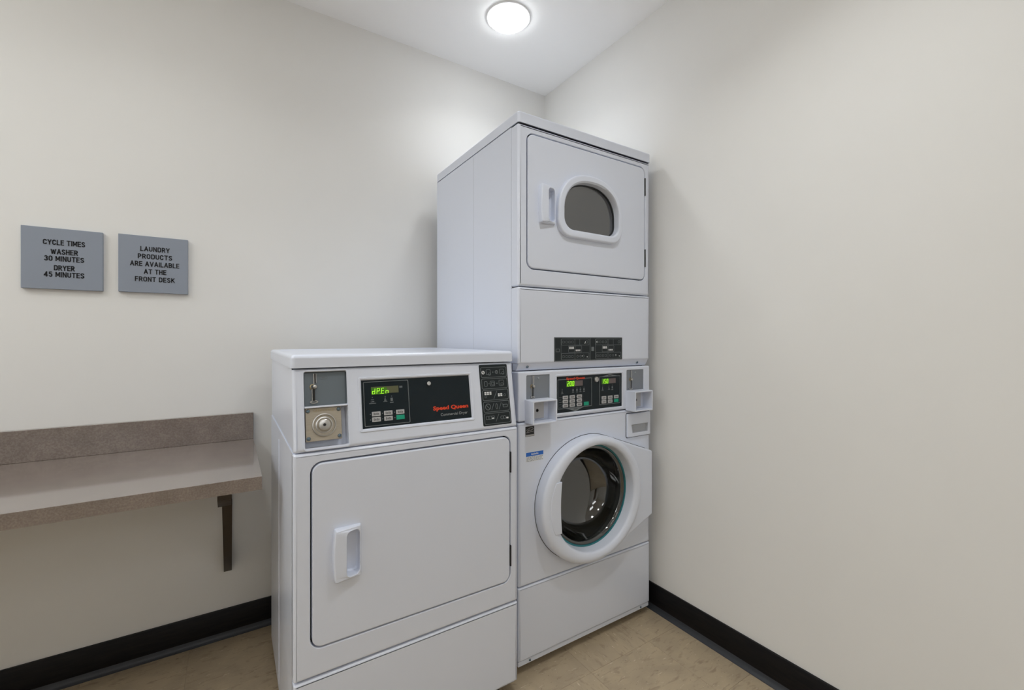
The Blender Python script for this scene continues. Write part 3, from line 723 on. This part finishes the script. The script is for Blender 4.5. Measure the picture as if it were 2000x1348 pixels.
# pictogram label on it
pl = bpy.data.objects.new('instruction_label', None); C.objects.link(pl); pl.parent = S; pl['label'] = 'wide dark pictogram instruction plate'
MB().pad(rr(0.1584, 0.5135, 1.1042, 1.1950, 0.002, 2), 0.0, -0.0014, 0.0005, 1).build('backing', 'label_black', pl, wn=False)
mb = MB(); mw = MB(); LYY = -0.0014
mb.frame(rr(0.1592, 0.5127, 1.1050, 1.1942, 0.002, 2), 0.0022, LYY)
mb.bar((0.3355, 1.107), (0.3355, 1.192), 0.0022, LYY)
mb.bar((0.1905, 1.111), (0.1905, 1.188), 0.0012, LYY); mb.bar((0.3640, 1.111), (0.3640, 1.188), 0.0012, LYY)
for x0, xs_ in ((0.1920, (0.258, 0.290, 0.330)), (0.3655, (0.432, 0.470, 0.506))):
    xr_ = xs_[2]
    mb.frame(rr(x0, xr_, 1.1645, 1.1890, 0.002, 2), 0.0012, LYY); mb.frame(rr(x0, xr_, 1.1100, 1.1350, 0.002, 2), 0.0012, LYY)
    mb.bar((xs_[0], 1.165), (xs_[0], 1.1885), 0.0012, LYY); mb.bar((xs_[0], 1.1105), (xs_[0], 1.1345), 0.0012, LYY); mb.bar((xs_[1] - 0.008, 1.165), (xs_[1] - 0.008, 1.1885), 0.0010, LYY)
    xm = x0 + 0.034
    mb.frame(rr(xm, xm + 0.066, 1.1370, 1.1622, 0.002, 2), 0.0010, LYY)
    for k in range(4):
        mw.rect(xm + 0.004 + k * 0.0062, xm + 0.0082 + k * 0.0062, 1.1500, 1.1590, LYY); mw.rect(xm + 0.036 + k * 0.0062, xm + 0.0400 + k * 0.0062, 1.1415, 1.1480, LYY)
    mb.bar((xm + 0.028, 1.139), (xm + 0.035, 1.160), 0.0010, LYY)
    for k in range(4):
        sq(mb, x0 + 0.010 + k * 0.0145, 1.1768, 0.0046, 0.0010); sq(mb, x0 + 0.010 + k * 0.0145, 1.1222, 0.0046, 0.0010)
    for k in range(3): mb.frame(ell(xs_[0] + 0.013 + k * 0.0155, 1.1222, 0.0046, 0.0046, 12), 0.0010, LYY)
    mb.frame(ell(xr_ - 0.012, 1.1768, 0.006, 0.006, 14), 0.0012, LYY)
    mw.rect(xs_[1] + 0.004, xs_[1] + 0.008, 1.1215, 1.1245, LYY); mw.rect(xr_ - 0.012, xr_ - 0.007, 1.1175, 1.1205, LYY)
mw.bar((0.308, 1.1705), (0.312, 1.1790), 0.0028, LYY); mw.rect(0.3690, 0.3740, 1.1745, 1.1795, LYY)
mb.frame(rr(0.1660, 0.1835, 1.1400, 1.1520, 0.001, 1), 0.0016, LYY); mb.rect(0.3425, 0.3560, 1.1410, 1.1575, LYY)
mb.build('pictogram_outlines', 'outline_grey', pl, wn=False); mw.build('pictogram_marks', 'print_white', pl, wn=False)

# washer controls
wc = bpy.data.objects.new('washer_controls', None); C.objects.link(wc); wc.parent = S
gl = rr(0.1690, 0.5165, 0.9090, 1.0505, 0.003, 3)
cl = rr(0.0345, 0.1390, 0.930, 1.0590, 0.004, 3); cr = rr(0.5410, 0.6450, 0.930, 1.0590, 0.004, 3)
MB().pad(rr(0, W, 0.8965, 1.0727, 0.006, 3), 0.0435, 0.0, 0.006, 4, holes=[gl, cl, cr], hb=0.0012, hdepth=0.0035).build('fascia', 'enamel', wc)
mb = MB(); mb.loops([mb.lo(inset(gl, -0.0065), -0.0002), mb.lo(inset(gl, -0.005), -0.0022), mb.lo(inset(gl, 0.0), -0.0022), mb.lo(inset(gl, 0.0028), 0.0022)])
mb.build('window_frame', 'plastic_white', wc)
MB().box(0.1692, 0.5163, 0.0022, 0.005, 0.9092, 1.0503).build('glass_plate', 'panel_black', wc, wn=False)
GY = 0.0022
mb = MB(); mb.frame(rr(0.1765, 0.3475, 0.9260, 1.0370, 0.002, 2), 0.0020, GY, 0.0008); mb.frame(rr(0.3880, 0.5045, 0.9255, 1.0385, 0.002, 2), 0.0020, GY, 0.0008)
mb.build('display_outline', 'outline_grey', wc, wn=False)
mb = MB()
for pts_ in ([(0.2180, 0.9255), (0.2640, 0.9130), (0.3050, 0.9255)], [(0.3930, 1.0365), (0.4990, 1.0365), (0.4450, 1.0465)]):
    i0 = mb.add([(a, GY - 0.0009, b) for a, b in pts_]); mb.f.append(i0)
mb.build('diamond_marks', 'outline_grey', wc, wn=False)
mb = MB(); mb.rect(0.254, 0.274, 0.9195, 0.9225, GY - 0.0009); mb.rect(0.435, 0.455, 1.0385, 1.0415, GY - 0.0009); mb.build('diamond_lettering', 'print_dark', wc, wn=False)
MB().rect(0.2190, 0.3005, 1.0085, 1.0290, GY, 0.0006).build('display_screen', 'lcd_off_rose', wc, wn=False)
MB().rect(0.2190, 0.2600, 1.0070, 1.0290, GY, 0.0008).build('display_glow', 'lcd_glow', wc, wn=False)
MB().rect(0.4010, 0.4790, 1.0088, 1.0285, GY, 0.0006).build('display_screen', 'lcd_off_rose', wc, wn=False)
MB().rect(0.4010, 0.4400, 1.0075, 1.0295, GY, 0.0008).build('display_glow', 'lcd_glow', wc, wn=False)
mb = MB()
for k, ch in enumerate('200'): seven(mb, ch, 0.2225 + k * 0.0125, 1.0105, 0.0072, 0.0165, GY - 0.0008, t=0.2)
mb.build('display_digits', 'lcd_digit', wc, wn=False)
mb = MB()
for k, ch in enumerate('150'): seven(mb, ch, 0.4035 + k * 0.0118, 1.0108, 0.0068, 0.0160, GY - 0.0008, t=0.2)
mb.build('display_digits', 'lcd_digit', wc, wn=False)
text_mb('Speed Queen', 0.2640, 1.0370, 0.0930, 0.0118, GY, 0.0012, bold=0.035).build('brand_lettering', 'print_orange', wc, wn=False)
MB().lathe([(0.0105, GY), (0.0105, GY - 0.006), (0.0090, GY - 0.008), (0.0050, GY - 0.008), (0.0045, GY - 0.006), (0.0002, GY - 0.006)], 0.3690, 1.0290, 24, cap1=True).build('key_lock', 'steel', wc)
for ia in [(0.1985, 0.981, 1.001, 1)] + [(x_, 0.9835, 1.0025, 2) for x_ in (0.2517, 0.2714, 0.2886, 0.3070)] + [(0.4059, 0.9810, 1.0016, 1), (0.4416, 0.9830, 1.0025, 1), (0.4597, 0.9811, 1.0020, 2)]:
    mb = MB(); icon(mb, *ia, GY); mb.build('indicator_icon', 'print_grey', wc, wn=False)
prn = []; ledm = MB()
for r_, bz in enumerate((0.9682, 0.9528, 0.9371)):
    for c_, bx in enumerate((0.2135, 0.2475, 0.2832)):
        MB().pad(rr(bx - 0.0128, bx + 0.0128, bz - 0.0065, bz + 0.0065, 0.0012, 2), GY, GY - 0.0014, 0.0004, 1).build('button', 'button_grey', wc, wn=False)
        prn.append(illegible(4, bx, bz, 0.016, 0.0055, GY - 0.0014))
        ledm.rect(bx - 0.0165, bx - 0.0142, bz - 0.0012, bz + 0.0012, GY)
    mb_ = MB()
for k in range(5): ledm.rect(0.1830, 0.1955, 0.9330 + k * 0.0088, 0.9342 + k * 0.0088, GY)
MB().pad(rr(0.3062, 0.3315, 0.9300, 0.9440, 0.0012, 2), GY, GY - 0.0014, 0.0004, 1).build('button', 'button_green', wc, wn=False)
for r_, bz in enumerate((0.9527, 0.9370)):
    for c_, bx in enumerate((0.4128, 0.4476, 0.4822)):
        green = r_ == 1 and c_ == 2
        MB().pad(rr(bx - 0.0125, bx + 0.0125, bz - 0.0066, bz + 0.0066, 0.0012, 2), GY, GY - 0.0014, 0.0004, 1).build('button', 'button_green' if green else 'button_grey', wc, wn=False)
        if not green: prn.append(illegible(4, bx, bz, 0.016, 0.0055, GY - 0.0014))
ledm.build('button_lamps', 'print_grey', wc, wn=False)
merge(*prn).build('button_lettering', 'print_dark', wc, wn=False)

# two coin slides with open boxes
def coin_box(x0, x1, xs, xm):
    e = bpy.data.objects.new('coin_slide', None); C.objects.link(e); e.parent = S
    o = rr(x0 + 0.0005, x0 + 0.1040, 0.932, 1.0585, 0.004, 3)
    MB().pad(o, 0.006, 0.0028, 0.0, back=True).build('slot_plate', 'slot_grey', e, Matrix.Translation((0.0, 0, 0)))
    slot_parts(e, xs, 1.0570, 1.0190, 0.9800, 0.0028, None, 0.9)
    screw(e, xm, 0.0028, 1.0470, 0.0032, None, 'plastic_grey')
    # box
    z0, z1, p, t = 0.8915, 0.9745, -0.050, 0.0055
    bo = rr(x1, x1 + 0.1065, z0, z1, 0.003, 3); bi = rr(x1 + t, x1 + 0.1065 - t, z0 + t, z1 - t, 0.003, 3)
    mb = MB()
    ids = mb.loops([mb.lo(bo, 0.002), mb.lo(bo, p + 0.001), mb.lo(inset(bo, 0.001), p), mb.lo(inset(bi, -0.001), p), mb.lo(bi, p + 0.001), mb.lo(inset(bi, 0.001), -0.004)], cap1=True)
    mb.build('coin_box', 'plastic_white', e)
    bp = rr(x1 + 0.014, x1 + 0.074, z0 + 0.0135, z1 - 0.0085, 0.002, 2)
    MB().pad(bp, -0.0035, -0.014, 0.0015, 2).build('box_plate', 'button_grey', e)
    cxk, czk = x1 + 0.044, (z0 + z1) / 2 + 0.001
    MB().lathe([(0.0058, -0.0138), (0.0055, -0.0150), (0.0035, -0.0152), (0.0033, -0.0140), (0.0002, -0.0140)], cxk, czk, 16, cap1=True).build('keyhole', 'black', e)
    return e
coin_box(0.0350, 0.0275, 0.0640, 0.0880); coin_box(0.5415, 0.5365, 0.5690, 0.5950)

# washer front sheet
DCX, DCZ = 0.325, 0.578
wf = MB(); drw = rr(0.5360, 0.6800, 0.7780, 0.8780, 0.006, 4)
wf.pad(rr(0, W, 0.3142, 0.8925, 0.006, 3), 0.0435, 0.0, 0.008, 4, holes=[ell(DCX + 0.01, DCZ + 0.002, 0.215, 0.212, 64)], hb=0.001)
wf.build('washer_front', 'enamel', S)
# washer door: hinge flange, round rim, grip, gasket, bowl
wd = bpy.data.objects.new('washer_door', None); C.objects.link(wd); wd.parent = S
pts2 = [Vector(p) for p in ell(DCX, DCZ, 0.2535, 0.2385, 96)] + [Vector(p) for p in rr(0.60, 0.6555, 0.4470, 0.7190, 0.008, 4)]
def hull(P):
    P = sorted(set((round(p[0], 5), round(p[1], 5)) for p in P)); 
    def half(Q):
        h = []
        for p in Q:
            while len(h) > 1 and (h[-1][0] - h[-2][0]) * (p[1] - h[-2][1]) - (h[-1][1] - h[-2][1]) * (p[0] - h[-2][0]) <= 0: h.pop()
            h.append(p)
        return h[:-1]
    return half(P) + half(P[::-1])
fo = hull(pts2)
mb = MB(); mb.pad(fo, -0.0005, -0.0385, 0.008, 4, holes=[ell(DCX + 0.01, DCZ + 0.002, 0.207, 0.206, 64)], hb=0.0, hdepth=0.03)
mb.build('hinge_flange', 'plastic_white', wd)
MB().frame(inset(fo, -0.0028), 0.006, 0.0, 0.0006).build('door_gap', 'seam_dark', wd, wn=False)
mb = MB(); n = 96
prof = [(0.2545, 0.2395, -0.0005, 0), (0.2545, 0.2395, -0.036, 0), (0.2520, 0.2370, -0.0435, 0), (0.2460, 0.2310, -0.0490, 0.05), (0.2380, 0.2235, -0.0515, 0.15), (0.2280, 0.2160, -0.0520, 0.4), (0.2130, 0.2075, -0.0490, 0.7),
        (0.2050, 0.2030, -0.0450, 0.9), (0.2015, 0.2005, -0.0380, 1), (0.1990, 0.1985, -0.0200, 1), (0.1960, 0.1955, -0.0040, 1)]
mb.loops([mb.lo(ell(DCX + 0.008 * k, DCZ + 0.003 * k, a, b_, n), y) for a, b_, y, k in prof])
mb.build('door_rim', 'plastic_white', wd)
GX, GZ = DCX + 0.008, DCZ + 0.003
# grip plate across the left of the rim
go = []
z0, z1 = 0.4900, 0.6745
for k in range(13):
    u = k / 12; z_ = z0 + (z1 - z0) * u; go.append((0.1545 - 0.0055 * math.sin(PI * u), z_))
for k in range(13):
    u = 1 - k / 12; z_ = z0 + (z1 - z0) * u
    go.append((DCX - 0.222 * math.sqrt(max(0, 1 - ((z_ - DCZ) / 0.2085) ** 2)) , z_))
MB().pad(go, -0.030, -0.0530, 0.0022, 3, back=True).build('grip', 'plastic_white', wd)
MB().lathe([(0.1975, -0.006), (0.1945, -0.008), (0.1905, -0.0065), (0.1890, -0.001)], GX, GZ, 64).build('teal_gasket', 'gasket_teal', wd)
MB().lathe([(0.1905, -0.0035), (0.1880, -0.0050), (0.1800, -0.0030), (0.1770, 0.010), (0.1680, 0.045), (0.1500, 0.080), (0.1250, 0.100), (0.0900, 0.110), (0.0500, 0.1135), (0.0005, 0.1145)], GX, GZ, 80, cap1=True).build('glass_bowl', 'bowl_glass', wd, wn=False, smooth=80, front=True)
# tub: rubber bellow, drum, back plate, lifters
dr = bpy.data.objects.new('drum', None); C.objects.link(dr); dr.parent = S
MB().lathe([(0.212, 0.002), (0.198, 0.006), (0.196, 0.020), (0.205, 0.030), (0.199, 0.042), (0.204, 0.058), (0.235, 0.062)], GX, GZ, 64).build('door_bellow', 'gasket_rubber', dr)
MB().lathe([(0.235, 0.060), (0.243, 0.070), (0.245, 0.20), (0.243, 0.30), (0.236, 0.40), (0.215, 0.425)], GX, GZ, 64).build('drum_wall', 'drum_steel', dr)
MB().lathe([(0.216, 0.424), (0.20, 0.432), (0.16, 0.428), (0.15, 0.415), (0.06, 0.405), (0.0005, 0.405)], GX, GZ, 64, cap1=True).build('drum_back', 'drum_back', dr)
for k in range(3):
    a = PI / 2 + 0.5 + k * 2 * PI / 3
    q = [(-0.038, 0.246), (-0.018, 0.190), (0.0, 0.184), (0.018, 0.190), (0.038, 0.246)]
    mb = MB(); ca, sa = math.cos(a - PI / 2), math.sin(a - PI / 2)
    ls = [[(GX + u * ca - v * sa, y, GZ + u * sa + v * ca) for u, v in q] for y in (0.085, 0.40)]
    ids = [mb.add(l) for l in ls]; mb.bridge(*ids); mb.f += [ids[0][::-1], ids[1]]
    mb.build('lifter', 'drum_steel', dr)
# detergent drawer
de = bpy.data.objects.new('detergent_drawer', None); C.objects.link(de); de.parent = S
pko = [(0.5680, 0.7955), (0.6600, 0.7945), (0.6625, 0.8300), (0.5620, 0.8300)]
mb = MB(); mb.pad(rr(0.5375, 0.6790, 0.7785, 0.8770, 0.006, 4), 0.0, -0.0085, 0.004, 3, holes=[inset(pko, 0.0)], hb=0.001, hdepth=0.0075)
mb.build('drawer_front', 'plastic_white', de)
mb = MB(); A = mb.add([(x_, -0.0010, z_) for x_, z_ in pko]); mb.f.append(A)
mb.loops([mb.lo(pko, -0.0075), mb.lo(inset(pko, 0.004), -0.0012)])
mb.build('drawer_pull', 'plastic_grey', de, wn=False)
MB().frame(rr(0.5345, 0.6820, 0.7755, 0.8800, 0.008, 4), 0.0028, 0.0, 0.0005).build('drawer_gap', 'seam_dark', de, wn=False)
# lower panel, kick trim, feet
MB().pad(rr(0, W, 0.0515, 0.3112, 0.005, 3), 0.0435, 0.0, 0.007, 4).build('lower_panel', 'enamel', S)
kt = MB().pad(rr(0.002, W - 0.002, 0.0330, 0.0500, 0.002, 2), 0.040, 0.0045, 0.002, 2).build('kick_trim', 'enamel', S)
for sx in (0.052, 0.6300): screw(S, sx, 0.0045, 0.0425, 0.0042)
for fx, fy in ((0.06, 0.07), (W - 0.06, 0.07), (0.06, 0.64), (W - 0.06, 0.64)): foot(S, fx, fy)
for z0, z1 in ((0.300, 0.325), (0.885, 0.905), (1.065, 1.085)):
    MB().box(0.014, W - 0.014, 0.030, 0.0315, z0, z1).build('seam_backing', 'seam_dark', S, wn=False)
# stickers on the washer front
st = bpy.data.objects.new('efficiency_sticker', None); C.objects.link(st); st.parent = S
MB().rect(0.0300, 0.0680, 0.8415, 0.8775, 0.0, 0.0004).build('backing', 'print_dark', st, wn=False)
mb = MB(); Y_ = -0.0004
mb.bar((0.0345, 0.8640), (0.0480, 0.8715), 0.0012, Y_, 0.0002); mb.bar((0.0480, 0.8715), (0.0620, 0.8730), 0.0012, Y_, 0.0002); mb.bar((0.0380, 0.8600), (0.0500, 0.8655), 0.0016, Y_, 0.0002)
mb.bar((0.0520, 0.8620), (0.0640, 0.8680), 0.0018, Y_, 0.0002); mb.bar((0.0330, 0.8560), (0.0650, 0.8590), 0.0012, Y_, 0.0002)
mb.rect(0.0310, 0.0670, 0.8422, 0.8482, Y_, 0.0002)
mb.build('sticker_mark', 'button_grey', st, wn=False)
st = bpy.data.objects.new('notice_sticker', None); C.objects.link(st); st.parent = S
MB().rect(0.0325, 0.1085, 0.7515, 0.7845, 0.0, 0.0004).build('backing', 'print_white', st, wn=False)
MB().rect(0.0325, 0.1085, 0.7705, 0.7845, -0.0004, 0.0003).build('blue_band', 'print_blue', st, wn=False)
illegible(6, 0.0705, 0.7775, 0.032, 0.0062, -0.0007).build('band_lettering', 'print_white', st, wn=False)
mb = MB(); rnd = random.Random(2)
for r_ in range(4):
    x_ = 0.0350
    while x_ < 0.102:
        w_ = rnd.uniform(0.004, 0.012); mb.rect(x_, min(x_ + w_, 0.106), 0.7535 + r_ * 0.0042, 0.7553 + r_ * 0.0042, -0.0004, 0.0002); x_ += w_ + 0.0022
mb.build('small_print', 'slot_grey', st, wn=False)

for o in bpy.data.objects:                       # print too fine to pick apart singly
    if o.name.split('.')[0] in ('button_lamps', 'button_lettering', 'pictogram_outlines', 'pictogram_marks', 'small_print', 'sticker_mark', 'diamond_marks', 'diamond_lettering', 'display_digits', 'display_outline', 'indicator_icon'):
        o['kind'] = 'stuff'
